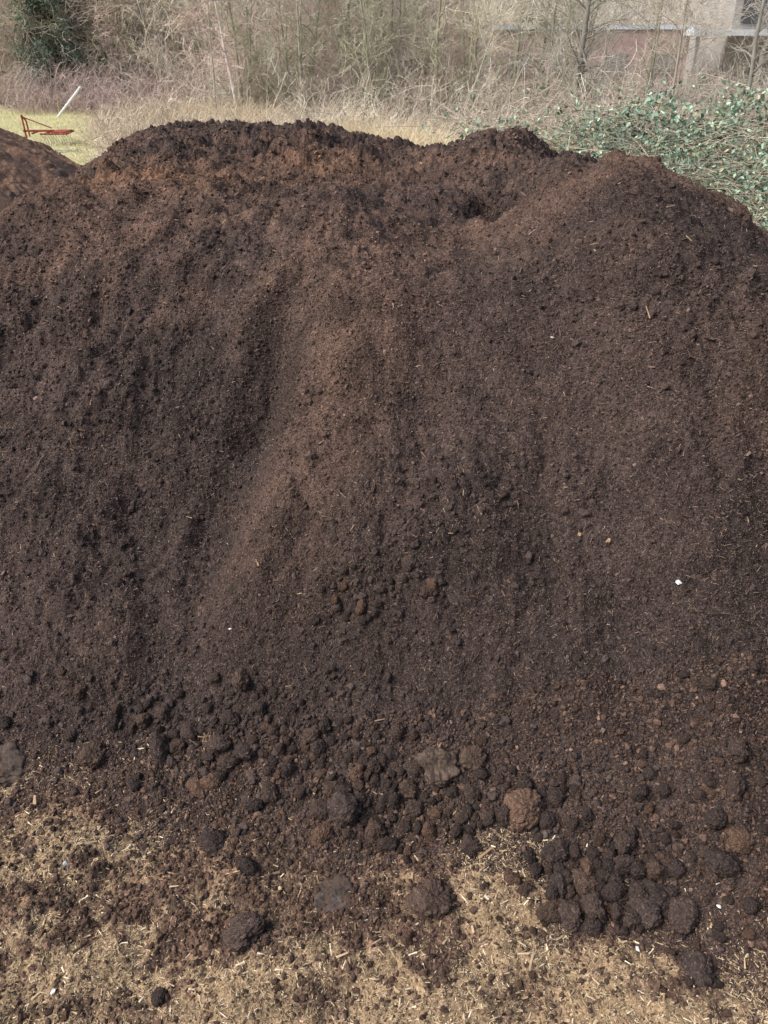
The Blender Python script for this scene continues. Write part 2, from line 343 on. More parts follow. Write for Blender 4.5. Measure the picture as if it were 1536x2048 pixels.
# ---------------------------------------------------------------- clods
def clod_mesh(sub,seed):
    V0,F0=ico(sub); r=np.random.default_rng(seed); off=r.uniform(0,50,3); V=np.empty_like(V0); H=np.empty(len(V0))
    ax=r.uniform(.8,1.15,3)
    for i,p in enumerate(V0):
        q=Vector(p)+Vector(off); q=q+Vector((mn.noise(q*3),mn.noise(q*3+Vector((9,0,0))),mn.noise(q*3+Vector((0,9,0)))))*.22
        f=.24*abs(mn.noise(q*2.4))+.20*abs(mn.noise(q*6))
        if sub>3: f+=.11*abs(mn.noise(q*14))+.09*abs(mn.noise(q*29))
        d=.84+.45*mn.noise(q*.9)+f
        V[i]=p*d*ax; H[i]=f
    return V,F0,H
CL=[]
for k in range(14):
    V,Fa,H=clod_mesh(5,100+k); tint=np.array([[.084,.061,.053],[.066,.050,.046],[.096,.066,.053],[.072,.055,.050],[.145,.092,.067],[.056,.044,.041]][k%6])
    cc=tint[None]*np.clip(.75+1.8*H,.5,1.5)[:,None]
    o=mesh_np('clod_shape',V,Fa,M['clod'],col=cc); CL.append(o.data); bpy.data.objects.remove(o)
placed=[]
def put_clod(x,y,r,label,group=None,k=None,sq=(1,1,1),sink=.3,name='compost_clod',cat='clod',tiltr=3.14):
    k=int(rng.choice([0,1,2,3,5,6,7,8,9,11,12,13,4])) if k is None else k
    o=bpy.data.objects.new(name,CL[k]); C.objects.link(o)
    z=float(surf(np.array([x]),np.array([y]))[0])
    o.location=(x,y,z+r*sink); o.rotation_euler=tuple(rng.uniform(-tiltr,tiltr,3)); o.scale=(r*sq[0],r*sq[1],r*sq[2]); tag(o,label,cat,group); placed.append((x,y,r)); return o
feat=[(1042,1622,36,4,'largest round reddish brown clod in the middle of the rubble band',(1.1,1,.9)),
 (946,1517,27,2,'round brown clod just right of the flat grey-brown slab',(1,1,.9)),
 (862,1812,38,2,'big brown clod alone on the straw below the rubble band',(1.1,1,.9)),
 (492,1872,38,0,'wide crumbling dark clod in the lower left foreground',(1.3,1,.6)),
 (1190,1812,27,0,'round brown clod at the lower edge of the small right-hand pile',(1,1,1)),
 (1290,1822,27,3,'squat clod at the lower right corner of the small right-hand pile',(1.2,1,.9)),
 (1142,1828,26,0,'dark clod at the lower left of the small right-hand pile',(1.2,1,.8)),
 (1395,1945,29,3,'dark clod lying alone by the bottom right corner',(1.1,1,.8)),
 (693,1618,34,1,'broad dark clod at the lower edge of the rubble left of centre',(1,1,1)),
 (185,1510,26,2,'brown clod on the far left above the straw',(1,1,.9)),
 (430,1690,25,1,'dark clod resting above the straw left of centre',(1.2,1,.7)),
 (1475,1685,24,4,'light brown rounded clod on the right edge of the slope foot',(1.2,1,.7)),
 (325,1500,28,1,'upright elongated dark clod at the left end of the rubble band',(.7,.9,1.3)),
 (1475,1500,22,0,'brown clod on the right edge above the others',(1,1,.9)),
 (812,1890,15,4,'small orange-brown clod below the big lone clod on the straw',(1,1,.9)),
 (495,1735,19,1,'small squat dark clod left of centre on the bare soil',(1.2,1,.7)),
 (318,1998,14,3,'small dark clod at the bottom edge on the left',(1,1,.9)),
 (1440,1725,30,1,'dark rough clod on the right side of the slope foot',(1.2,1,.7)),
 (1250,1690,24,0,'brown clod on top of the small right-hand pile',(1,1,.9)),
 (640,1670,20,4,'ragged orange-brown clod below the rubble band',(1,1,1.1)),]
for (u,v,rp,k,lab,sq) in feat:
    x,y=cast([u],[v]); x,y=float(x[0]),float(y[0]); dp=y/float(dirs(u,v)[1]); put_clod(x,y,rp*dp/F*1.0,lab,None,k,sq,.18,tiltr=.6)
groups=[
 (560,1490,150,45,82,(8,20),'dark rounded clod in the rubble band left of centre','clods in the rubble band left of centre'),
 (840,1595,150,42,72,(9,23),'dark clod among the rubble in the middle of the heap foot','clods in the middle of the heap foot'),
 (1210,1765,60,36,52,(12,27),'brown clod in the small pile right of the straw mat','clods in the small right-hand pile'),
 (1390,1600,100,80,26,(8,20),'clod on the right-hand foot of the heap','clods on the right foot of the heap'),
 (740,1200,55,45,20,(6,13),'small dark clod in the cluster halfway up the slope','clods in the cluster halfway up the slope'),
 (1430,1890,60,50,8,(10,18),'small clod near the bottom right corner','clods near the bottom right corner'),
 (120,1430,110,50,10,(7,15),'small dark clod on the left slope above the straw','clods on the left slope'),
]
for (cu,cv,su,sv,cnt,rr,lab,gr) in groups:
    done=0; tries=0
    while done<cnt and tries<40:
        tries+=1
        u=rng.normal(cu,su,60); v=rng.normal(cv,sv,60)+(cu-u)*(-.12 if cu<1000 else 0); xx,yy=cast(u,v)
        for i in range(60):
            if done>=cnt: break
            d=yy[i]/dirs(u[i],v[i])[1]; r=(rr[0]+(rr[1]-rr[0])*rng.random()**1.8)*d/F
            if all((xx[i]-a)**2+(yy[i]-b)**2>(.60*(r+c))**2 for a,b,c in placed):
                put_clod(float(xx[i]),float(yy[i]),float(r),lab,gr,None,tuple(rng.uniform(.78,1.2,3)),.25); done+=1
# many small lumps nobody could count
sm=[]; P=[]
for k in range(6):
    V0,F0=ico(3); r=np.random.default_rng(300+k); off=Vector(r.uniform(0,50,3)); V=np.array([p*(.70+.55*mn.noise((Vector(p)+off)*1.3)+.45*abs(mn.noise((Vector(p)+off)*3.3))+.25*abs(mn.noise((Vector(p)+off)*7))) for p in V0])*r.uniform(.7,1.25,3); P.append((V,F0))
cl=[(560,1480,220,65,1500),(850,1570,220,65,1300),(1350,1600,180,150,600),(740,1200,80,60,180),(980,1010,150,50,120),(300,1420,200,90,350),(1230,1770,90,60,450),(250,900,160,200,120),(1100,1380,250,130,200),(1400,600,140,90,160),(640,1740,450,80,500),(250,1620,230,60,250),(900,1100,250,90,70)]
for ci,(cu,cv,su,sv,cnt) in enumerate(cl):
    u=rng.normal(cu,su,cnt); v=rng.normal(cv,sv,cnt); x,y=cast(u,v); ok=(y>1.5)&(y<7.5); x,y,v=x[ok],y[ok],v[ok]; n=len(x)
    d=y/.9; s=np.minimum(d/F*rng.lognormal(1.5,.45,n),.030); pos=np.stack([x,y,surf(x,y)+s*.05],1)
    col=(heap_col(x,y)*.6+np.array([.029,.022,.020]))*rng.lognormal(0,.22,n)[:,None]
    for q in range(6):
        i=np.arange(n)%6==q; sm.append(scatter(*P[q],pos[i],s[i,None]*rng.uniform(.7,1.25,(i.sum(),3)),randrot(i.sum()),col[i]))
V,Fs,Co=join(sm); o=mesh_np('small_lumps',V,Fs,M['crumb'],col=Co); tag(o,'countless small lumps of compost rolled to the foot of the slope','lumps',kind='stuff')

# ---------------------------------------------------------------- stones, chips, scraps
def slab(name,label,cat,u,v,hw,hh,th,m,rx=.5,rz=0,seed=0,sub=5,lift=.3):
    r=np.random.default_rng(seed); V0,F0=ico(sub); V=np.sign(V0)*np.abs(V0)**.68
    off=r.uniform(0,9,3)
    for i,p in enumerate(V): V[i]=p*(1+.36*mn.noise(Vector(p)*1.4+Vector(off))+.16*mn.noise(Vector(p)*4+Vector(off))+.08*mn.noise(Vector(p)*12+Vector(off)))
    V[:,0]+=.25*V[:,1]*r.uniform(-1,1)
    V=V*np.array([hw,hh,th]); o=mesh_np(name,V,F0,m); x,y=cast([u],[v]); x,y=float(x[0]),float(y[0])
    o.location=(x,y,float(surf(np.array([x]),np.array([y]))[0])+max(th,hh*.4)*lift); o.rotation_euler=(rx,r.uniform(-.15,.15),rz); tag(o,label,cat); return o
slab('compost_slab','flat angular grey-brown slab lying in the middle of the rubble','slab',880,1550,.085,.075,.032,M['slabm'],.6,.15,4,lift=1.2)
slab('stone','smooth grey stone half buried at the left edge','stone',12,1525,.11,.10,.045,M['stone'],.35,.4,6,lift=0)
slab('stone','flat dark patch of stone showing in the bare soil at bottom centre','stone',672,1790,.09,.075,.022,M['stone'],.03,.3,8,lift=-.25)
def chip(u,v,L,W,label,m,rz,ry=.1,name='wood_chip',cat='wood chip',th=.004):
    V,Fa=boxes([(0,0,0,L,W,th)]); V[:,1]*=np.where(V[:,0]>0,.6,1); V[:,2]+=.12*W*np.sin(V[:,0]/L*3)
    o=mesh_np(name,V,Fa,m,smooth=False); x,y=cast([u],[v]); x,y=float(x[0]),float(y[0])
    o.location=(x,y,float(surf(np.array([x]),np.array([y]))[0])+.009+abs(math.sin(ry))*L*.45); o.rotation_euler=(rng.uniform(-.2,.2),ry,rz)
    bv=o.modifiers.new('Bevel','BEVEL'); bv.width=.0012; bv.segments=2; return tag(o,label,cat)
chip(70,1600,.045,.018,'pale wood chip standing on end at the far left',M['wood'],R(80),-1.1,th=.008)
chip(945,1862,.032,.012,'short pale wood chip just below the straw mat',M['wood'],R(95),.1,th=.006)
chip(1047,1750,.045,.007,'thin light splinter standing on the straw mat',M['wood'],R(100),.3)
chip(685,1922,.05,.010,'long pale splinter left of the bottom centre',M['wood'],R(25))
chip(350,1780,.04,.008,'pale splinter on the brown soil at lower left',M['wood'],R(10))
chip(908,1076,.06,.007,'tan sliver lying on the slope right of centre',M['tan'],R(0))
chip(1295,630,.09,.007,'pale twig piece high on the right side of the slope',M['tan'],R(95),-.5)
chip(515,1130,.07,.009,'tan sliver in the hollow left of centre',M['tan'],R(110))
chip(1490,1925,.05,.007,'thin pale straw piece by the bottom right corner',M['wood'],R(70))
chip(1180,2000,.04,.008,'light splinter at the bottom edge right of centre',M['wood'],R(-30))
chip(760,1440,.055,.007,'thin pale sliver above the dark shadowed hollow',M['tan'],R(20))
def scrap(u,v,s,label,m,seed,name='paper_scrap',cat='scrap',flat=.35):
    r=np.random.default_rng(seed); V0,F0=ico(2); V=V0.copy()
    for i,p in enumerate(V): V[i]=p*(1+.5*mn.noise(Vector(p)*2.2+Vector((seed,0,0))))
    V=V*np.array([s,s*r.uniform(.5,.8),s*flat]); o=mesh_np(name,V,F0,m,smooth=False); x,y=cast([u],[v]); x,y=float(x[0]),float(y[0])
    o.location=(x,y,float(surf(np.array([x]),np.array([y]))[0])+.008); o.rotation_euler=(r.uniform(-.4,.6),0,r.uniform(0,3)); return tag(o,label,cat)
scrap(1357,1168,.018,'white crumpled scrap on the right side of the slope',M['paper'],1)
scrap(1437,1815,.011,'tiny white scrap right of the small clod pile',M['paper'],2)
scrap(1105,672,.014,'small grey scrap high on the slope right of centre',M['steel'],3)
scrap(460,1255,.009,'tiny white speck on the lower left slope',M['paper'],4)
scrap(133,1735,.013,'blue-grey plastic scrap on the straw at lower left',M['blue'],5,'plastic_scrap')
scrap(108,1988,.012,'white scrap in the bottom left corner',M['paper'],6)
scrap(560,1776,.011,'cream pebble on the soil left of the bottom centre',M['wood'],7,'pebble','pebble',flat=.8)
scrap(1218,1077,.018,'light tan crumbly lump on the slope right of centre',M['tan'],8,'tan_lump','lump',flat=.8)
scrap(1160,1066,.012,'small tan crumb left of the light tan lump',M['tan'],9,'tan_lump','lump',flat=.8)
scrap(480,500,.02,'small grey scrap near the top left of the slope',M['stone'],10)
scrap(1275,1898,.011,'small white scrap below the right-hand clod pile',M['paper'],11)
scrap(790,1065,.018,'olive brown lump on the slope in the middle',M['slabm'],12,'tan_lump','lump',flat=.7)
scrap(1418,678,.03,'flat grey piece high at the right of the slope',M['stone'],13,'stone','stone')
x,y=cast([416],[1482]); n=26; pos=np.stack([x[0]+rng.normal(size=n)*.02,y[0]+rng.normal(size=n)*.012,float(surf(x,y)[0])+.02+rng.random(n)*.02],1)
V,Fs,Co=scatter(SV,SF,pos,np.stack([rng.uniform(.02,.06,n),np.full(n,.006),np.full(n,.003)],1),randrot(n),np.array([[.32,.22,.14]])*rng.uniform(.7,1.2,(n,1)))
tag(mesh_np('root_tuft',V,Fs,M['chip'],col=Co,smooth=False),'tangle of tan root shreds at the left end of the rubble','roots')

# ---------------------------------------------------------------- trees
def trunk_path(h,r,lean,wob,k=9,bend=0):
    t=np.linspace(0,1,k); P=np.stack([lean[0]*t*h+wob*h*np.cumsum(rng.normal(size=k))*.1+bend*h*t*t,lean[1]*t*h+wob*h*np.cumsum(rng.normal(size=k))*.1,h*t-.1],1); P[0,:2]=0
    return P[None],(r*(1-.82*t))[None]
def grow(P,Rd,n,l0,l1,rf,k,spread,up,curl,tmin=.2,rmin=.004):
    N,kp,_=P.shape; i=rng.integers(N,size=n); t=rng.uniform(tmin,.98,n)*(kp-1); j=np.minimum(t.astype(int),kp-2); f=(t-j)[:,None]
    b=P[i,j]*(1-f)+P[i,j+1]*f; T=norm(P[i,j+1]-P[i,j]); r0=(Rd[i,j]*(1-f[:,0])+Rd[i,j+1]*f[:,0])*rf
    pr=norm(np.cross(T,rng.normal(size=(n,3)))); d=norm(T*1.0+pr*spread+np.array([0,0,up]))
    L=rng.uniform(l0,l1,n); pts=[b]; 
    for s in range(k-1):
        d=norm(d+rng.normal(size=(n,3))*curl+np.array([0,0,up*.15])); pts.append(pts[-1]+d*(L/(k-1))[:,None])
    tt=np.linspace(0,1,k); return np.stack(pts,1),np.maximum(r0[:,None]*(1-.75*tt)[None],rmin)
def bare_tree(h,r,label,group,tint,lean=(0,0),n1=26,n2=110,n3=380,name='bare_tree',up=.1,bend=0,tcol=None,tmin=.15,l1=(1.0,2.6)):
    root=empty(name,(0,0,0),label,'tree',group); tint=np.array(tint)*1.6  # tint lifted beyond real bark, distance haze put into the colour
    P,Rd=trunk_path(h,r,lean,.05,bend=bend); V,Fa=tubes(P,Rd,8)
    mesh_np('trunk',V,Fa,M['bark'],root,col=np.tile(np.array(tcol) if tcol else tint*.8,(len(V),1)))
    A,RA=grow(P,Rd,n1,*l1,.42,6,1.5,up,.18,tmin,.008); B,RB=grow(A,RA,n2,.5,1.4,.6,5,1.1,up*.6,.25,.15,.007); D,RD_=grow(B,RB,n3,.25,.8,.7,4,1.1,up*.4,.3,.1,.0055)
    pr=[]
    for (Q,RQ,nn,br) in ((A,RA,4,.85),(B,RB,3,1.15),(D,RD_,3,1.4)):
        V,Fa=tubes(Q,RQ,nn); pr.append((V,Fa,np.tile(tint*br,(len(V),1))))
    V,Fa,Co=join(pr); mesh_np('crown',V,Fa,M['bark'],root,col=Co.clip(0,.85)); return root
GR=(.32,.295,.26); OL=(.30,.295,.22); PK=(.39,.305,.285)
protos=[]
kinds=[('slender bare grey tree in the wood behind the heap','slender bare grey trees in the wood',GR,8.5,.055),
       ('bare olive-green stemmed tree in the wood behind the heap','olive stemmed trees in the wood',OL,9,.07),
       ('thin reddish brown bare sapling in the wood behind the heap','reddish bare saplings in the wood',PK,6.5,.035)]
for (lab,gr,tn,h,r) in kinds:
    for q in range(2):
        protos.append(bare_tree(h*(1+.1*q),r*(1+.3*q),lab,gr,tn,(rng.uniform(-.06,.06),0),n1=34,n2=150,n3=480,tmin=.05))
first=[True]*6
for i in range(210):
    k=i%6; y=rng.uniform(38,62); 
    if i%3==0: y=rng.uniform(36,44)
    x=rng.uniform(-.52,.56)*y
    if x<-.22*y: y=max(y,50)
    if x>.1*y and (i%3 or (x>.32*y and i%2)): x=rng.uniform(-.5,.1)*y; y=max(y,50) if x<-.22*y else y
    if x>.1*y and y>46: y=rng.uniform(38,46)
    o=protos[k] if first[k] else copy_tree(protos[k]); first[k]=False
    o.location=(x,y,float(ground_h(np.array([x]),np.array([y]))[0])); o.rotation_euler=(rng.normal()*.06,rng.normal()*.12,rng.uniform(0,6.28)); s=rng.uniform(.7,1.25); o.scale=(s,s,s)
def single(u,Y,h,r,label,tint,**kw):
    x=(u-768)/F/1.12*Y; o=bare_tree(h,r,label,None,tint,**kw); o.location=(x,Y,0); return o
single(1148,32,9,.13,'thick grey trunk right of centre rising behind the brambles',(.25,.24,.21),n1=36,n2=260,n3=900,tmin=.12)
single(1095,36,9,.08,'grey tree just left of the thickest trunk',(.26,.25,.20),n1=30,n2=200,n3=700)
single(1345,29,8,.05,'bare tree with spreading branches above the brambles',(.29,.27,.23),n1=36,n2=260,n3=900,tmin=.1)
single(1490,31,9,.09,'thick trunked bare tree near the right edge',(.25,.24,.21),n1=28,n2=120,n3=300,tmin=.2)
single(1290,37,9,.06,'straight bare tree in front of the brick shed',(.26,.25,.20),n3=500)
single(930,37,8,.05,'upright thin tree above the dry grass',(.30,.28,.20),tmin=.1,n3=700)
single(905,33,6,.04,'slanting thin tree beside the dry grass, leaning right',(.32,.30,.24),lean=(.35,0),n1=24,n3=500)
single(1240,31,7,.04,'slanting thin tree behind the brambles, leaning left',(.30,.28,.25),lean=(-.5,0),n1=26,n3=500)
single(700,43,9,.055,'slender tree behind the dry grass clump',(.29,.28,.2),n3=700)
single(478,37,8,.08,'pale birch with a whitish leaning trunk at upper left',(.34,.26,.23),lean=(-.16,0),name='birch_tree',tcol=(.80,.73,.68),n1=16,n2=80,tmin=.3,n3=260)
single(330,46,8,.045,'thin pale tree left of the leaning birch',(.34,.31,.26),lean=(-.1,0),n3=500)

def conifer(u,Y,h,w,label):
    x=(u-768)/F/1.12*Y; root=empty('evergreen_tree',(x,Y,0),label,'tree')
    P,Rd=trunk_path(h,.16,(0,0),.01); V,Fa=tubes(P,Rd,8); mesh_np('trunk',V,Fa,M['bark'],root,col=np.tile([.12,.1,.08],(len(V),1)))
    nb=230; t=rng.uniform(.08,.98,nb); a=rng.uniform(0,6.28,nb); Lb=w*(1-t)**.8*rng.uniform(.6,1.1,nb)+.2; k=7; s=np.linspace(0,1,k)
    Q=np.stack([np.cos(a)[:,None]*Lb[:,None]*s,np.sin(a)[:,None]*Lb[:,None]*s,(t*h)[:,None]-.45*Lb[:,None]*s**1.5+.15*Lb[:,None]*s],-1)
    V,Fa=tubes(Q,np.tile(.02*(1-.7*s),(nb,1)),3)
    mesh_np('branches',V,Fa,M['bark'],root,col=np.tile([.1,.09,.07],(len(V),1)))
    n=26000; i=rng.integers(nb,size=n); f=rng.uniform(.1,1,n)*(k-1); j=np.minimum(f.astype(int),k-2); g=(f-j)[:,None]; p=Q[i,j]*(1-g)+Q[i,j+1]*g+rng.normal(size=(n,3))*np.array([.12,.12,.10])
    LV=np.array([[0,0,0],[.5,.16,.04],[1,0,-.1],[.5,-.16,.04]]); LF=np.array([[0,1,2],[0,2,3]])
    V,Fa,Co=scatter(LV,LF,p,np.tile(rng.uniform(.12,.26,(n,1)),(1,3)),randrot(n),np.array([[.15,.20,.16]])*rng.lognormal(0,.35,(n,1)))
    mesh_np('foliage',V,Fa,M['leaf'],root,col=Co,smooth=False)
conifer(130,49.5,11,3.0,'dark evergreen tree at the upper left corner')
conifer(245,51,9,2.2,'smaller dark evergreen right of the corner evergreen')
conifer(20,55,12,3.4,'tall evergreen cut by the left edge of the picture')

def stems(n,x0,x1,y0,y1,h0,h1,r0,r1,lean,cols,name,label,k=5,cond=None,curl=.12,nt_=3,low=False,haze_gain=1.8,tw=.006):
    x=rng.uniform(x0,x1,n); y=rng.uniform(y0,y1,n)
    if cond is not None: q=cond(x,y); x,y=x[q],y[q]
    n=len(x); L=rng.uniform(h0,h1,n)
    if low: L=np.where(x>.1*y,np.minimum(L,rng.uniform(1.2,2.8,n)),L); L=np.where((x>-.13*y)&(x<.08*y)&(y<44),L*.6,L)
    d=norm(np.stack([rng.normal(size=n)*lean,rng.normal(size=n)*lean,np.ones(n)],1)); p=np.stack([x,y,np.zeros(n)],1)
    if name=='distant_wood': p[:,2]=hill(x,y)
    pts=[p]
    for s in range(k-1): d=norm(d+rng.normal(size=(n,3))*curl); pts.append(pts[-1]+d*(L/(k-1))[:,None])
    tt=np.linspace(0,1,k); P=np.stack(pts,1); Rd=rng.uniform(r0,r1,n)[:,None]*(1-.7*tt)
    V,Fa=tubes(P,Rd,3); pal=np.array(cols)*haze_gain; co=pal[rng.integers(len(pal),size=n)]*rng.uniform(.45,1.25,(n,1))  # stem colours paled to paint in the distance haze
    pr=[(V,Fa,np.repeat(co,k*3,0))]
    A,RA=grow(P,Rd,n*nt_,.3*min(1,h1/2),1.3*min(1,h1/2),.7,4,1.3,.05,.35,.15,tw); V,Fa=tubes(A,RA,3); co=pal[rng.integers(len(pal),size=len(A))]*rng.uniform(.4,1.6,(len(A),1)); pr.append((V,Fa,np.repeat(co,12,0)))
    V,Fa,Co=join(pr); o=mesh_np(name,V,Fa,M['bark'],col=Co.clip(0,.9)); return tag(o,label,name.replace('_',' '),kind='stuff')
woodedge=lambda x,y: ((y>50)|(x>-.235*y+rng.normal(size=len(x))*1.0))&((x<.10*y)|(y<46))
stems(5400,-34,30,38,64,1.2,6,.008,.02,.4,[(.36,.32,.275),(.36,.30,.275),(.43,.35,.33),(.30,.305,.22)],'brushwood','tangle of bare brushwood filling the wood behind the heap',cond=woodedge,curl=.28,nt_=7,low=True,haze_gain=1.85,tw=.0085)
stems(2600,-19,-5,44,54,.8,2.6,.008,.014,.4,[(.30,.24,.23),(.34,.275,.26)],'red_brush','low purple-brown brush at the wood edge on the left',curl=.25)
stems(1100,-3,9,26,38,.8,3.0,.006,.012,.5,[(.38,.35,.29),(.34,.29,.24)],'briar_stems','thin arching briar stems around the brambles and dry grass',curl=.3)
stems(5200,-12,0,26,40,.35,1.3,.005,.010,.6,[(.38,.32,.25),(.32,.26,.21),(.44,.37,.28)],'low_scrub','low brown scrub between the meadow and the dry grass',curl=.35,nt_=4,cond=lambda x,y:(x/y>-.31+.02*rng.normal(size=len(x)))&(x/y<.0),haze_gain=1.7)

def blades(n,fx,h0,h1,w,cols,name,label,sp=.35):
    x,y=fx(n); n=len(x); L=rng.uniform(h0,h1,n); k=4; d=norm(np.stack([rng.normal(size=n)*sp,rng.normal(size=n)*sp,np.ones(n)],1)); pts=[np.stack([x,y,ground_h(x,y)-.02],1)]
    for s in range(k-1): d=norm(d+np.stack([d[:,0]*.35,d[:,1]*.35,-.15*np.ones(n)],1)); pts.append(pts[-1]+d*(L/(k-1))[:,None])
    tt=np.linspace(0,1,k); V,Fa=tubes(np.stack(pts,1),np.full((n,1),w)*(1-.8*tt),3); pal=np.array(cols); co=pal[rng.integers(len(pal),size=n)]*rng.uniform(.8,1.1,(n,1))
    return tag(mesh_np(name,V,Fa,M['grass'],col=np.repeat(co,k*3,0).clip(0,.9)),label,name.replace('_',' '),kind='stuff')
def patch(cs):
    def f(n):
        w=np.array([c[4] for c in cs],float); w/=w.sum(); i=rng.choice(len(cs),n,p=w); a=np.array(cs)
        return a[i,0]+rng.normal(size=n)*a[i,2], a[i,1]+rng.normal(size=n)*a[i,3]
    return f
blades(26000,patch([(-.7,26,.5,1.1,3.2),(.7,24,.6,.9,3.0),(-1.9,31,.5,.9,.6),(-7,36,.8,1.5,.8),(-5.0,34,.6,1.4,.8),(4.0,24,.7,1.0,.5)]),.6,1.6,.014,[(.90,.77,.54),(.82,.68,.46),(.90,.82,.62),(.64,.51,.36)],'dry_grass','tall straw-coloured dry grass between the heap and the wood',sp=.7)
def meadow(n):
    y=rng.uniform(22,51,n); return rng.uniform(-.56,-.33,n)*y,y
blades(26000,meadow,.06,.24,.010,[(.68,.68,.38),(.78,.73,.46),(.60,.62,.32),(.80,.73,.52)],'short_grass','short yellow-green grass of the meadow on the left')

# ---------------------------------------------------------------- brambles
LV=np.array([[0,0,0],[.35,.29,.10],[.75,.21,.08],[1,0,-.08],[.75,-.21,.08],[.35,-.29,.10],[.5,0,-.02]],float)
LF=np.array([[0,6,1],[1,6,2],[2,6,3],[3,6,4],[4,6,5],[5,6,0]])
def bramble(rx,ry,h,seed,nl):
    root=empty('bramble_bush',(0,0,0),None,'bush','brambles behind the heap')
    n=150; a=rng.uniform(0,6.28,n); d=norm(np.stack([np.cos(a)*.45,np.sin(a)*.45,np.ones(n)],1)); p=np.stack([rng.normal(size=n)*rx*.4,rng.normal(size=n)*ry*.4,np.zeros(n)],1); L=rng.uniform(.8,2.6,n)*h*1.35; pts=[p]
    for s in range(6): d=norm(d+np.stack([np.cos(a)*.2,np.sin(a)*.2,-.22*np.ones(n)],1)+rng.normal(size=(n,3))*.13); pts.append(pts[-1]+d*(L/6)[:,None])
    P=np.stack(pts,1); P[:,:,2]=np.maximum(P[:,:,2],.02); V,Fa=tubes(P,np.tile(.010*(1-.6*np.linspace(0,1,7)),(n,1)),3)
    mesh_np('stems',V,Fa,M['bark'],root,col=np.repeat(np.array([[.50,.43,.34]])*rng.uniform(.5,1.25,(n,1)),21,0))
    nc=60; ca=rng.uniform(0,6.28,nc); cr=np.sqrt(rng.random(nc)); hh=h*(1-.75*cr**2.2)*rng.uniform(.25,1.25,nc)
    cc=np.stack([np.cos(ca)*cr*rx,np.sin(ca)*cr*ry,hh],1); i=rng.integers(nc,size=nl); q=cc[i]+rng.normal(size=(nl,3))*np.array([.18,.18,.12])
    tone=rng.lognormal(0,.35,nc)[i]
    m=nl//3; ii=rng.integers(n,size=m); jj=rng.integers(2,7,size=m); q[:m]=P[ii,jj]+rng.normal(size=(m,3))*.07
    q[:,2]=np.maximum(q[:,2],.03); rot=lay(nl,.65); s=rng.uniform(.06,.14,nl)
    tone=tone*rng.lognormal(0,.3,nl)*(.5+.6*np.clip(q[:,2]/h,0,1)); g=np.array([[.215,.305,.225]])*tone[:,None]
    sick=rng.random(nl)<.06; g[sick]=np.array([.48,.44,.28])
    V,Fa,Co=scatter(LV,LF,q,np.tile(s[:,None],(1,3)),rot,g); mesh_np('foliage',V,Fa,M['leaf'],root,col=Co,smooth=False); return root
BP=[bramble(1.5,1.3,1.45,1,2700),bramble(1.3,1.2,1.15,2,2100),bramble(1.1,1.0,.85,3,1100)]
bl=[(3.2,24,2,1.4,'bramble bush at the left end of the brambles, thin and low'),(5.0,22,1,1.15,'bramble bush second from the left behind the right knoll'),(6.9,22.5,0,1.25,'tall bramble bush straight behind the right peak'),
    (8.9,22,0,1.3,'tall bramble bush right of the right peak'),(10.9,21.5,0,1.3,'tall bramble bush by the right edge of the picture'),(6.2,18.5,1,1.0,'low bramble bush just over the right peak'),(7.9,18,1,1.05,'bramble bush sloping down beside the right flank'),
    (9.6,17.5,1,1.0,'nearest green bramble bush at the right edge'),(7.0,15.5,2,1.0,'small bramble bush by the right flank of the heap'),(8.6,14.5,2,1.1,'small bramble bush in the right corner beyond the heap'),(4.3,19,2,1.1,'small bramble bush between the knoll and the right peak'),(12.8,20,1,1.2,'bramble bush beyond the right edge'),(6.3,13.0,2,.8,'small leafy bramble closest to the right flank')]
ff=[True]*3
for (x,y,k,s,lab) in bl:
    o=BP[k] if ff[k] else copy_tree(BP[k]); ff[k]=False; o.location=(x,y,0); o.scale=(s,s,s); o.rotation_euler=(0,0,rng.uniform(0,6.28)); o['label']=lab
# ---------------------------------------------------------------- far slope, buildings
def hill(x,y): return -.3+15*sstep(60,120,y+6*perlin(x/20,y/20,301))+1.2*sstep(66,72,y)*fbm(x,y,6,3,302)
o=grid('hills',np.linspace(-170,170,170),np.linspace(60,180,110),hill,M['hill'],lambda x,y,z: mix(np.array([.50,.45,.40]),np.array([.58,.55,.48]),sstep(-.4,.4,fbm(x,y,7,4,303)))); tag(o,'wooded slope',None,kind='structure')  # pale slope tones carry the haze in their colour
stems(6000,-50,50,66,88,2,7,.02,.045,.3,[(.37,.33,.30),(.34,.30,.27),(.37,.36,.31)],'distant_wood','hazy mass of bare wood on the far slope',cond=None,curl=.25,tw=.012)  # haze here is only paled bark colour
def bpart(name,bl_,m,root):
    V,Fa=boxes(bl_); o=mesh_np(name,V,Fa,m,root,smooth=False); return o
b=empty('storage_shed',(11.2,50,0),'long low brick shed with pale blue roof edge seen through the trees','building',rz=R(-4))
bpart('wall',[(0,2,1.85,10.2,4,3.7)],M['brick'],b); bpart('roof',[(0,2,3.81,10.5,4.2,.20)],M['paleblue'],b)
for q in(-3.9,-1.3,1.3,3.9):
    w=bpart('window',[(q,-.02,2.2,1.2,.08,.8)],M['dull'],b); bpart('sill',[(q,-.09,1.7,1.4,.16,.08)],M['render'],w)
b=empty('flat_roofed_building',(22.9,49,0),'grey flat-roofed building with dark openings at the upper right corner','building')
bpart('wall',[(0,4.2,3.6,9,7,7.2)],M['render'],b); bpart('canopy',[(-1.4,0,3.56,11.2,2.0,.28)],M['white'],b); bpart('roof',[(0,4.2,7.35,9.6,7.6,.3)],M['white'],b)
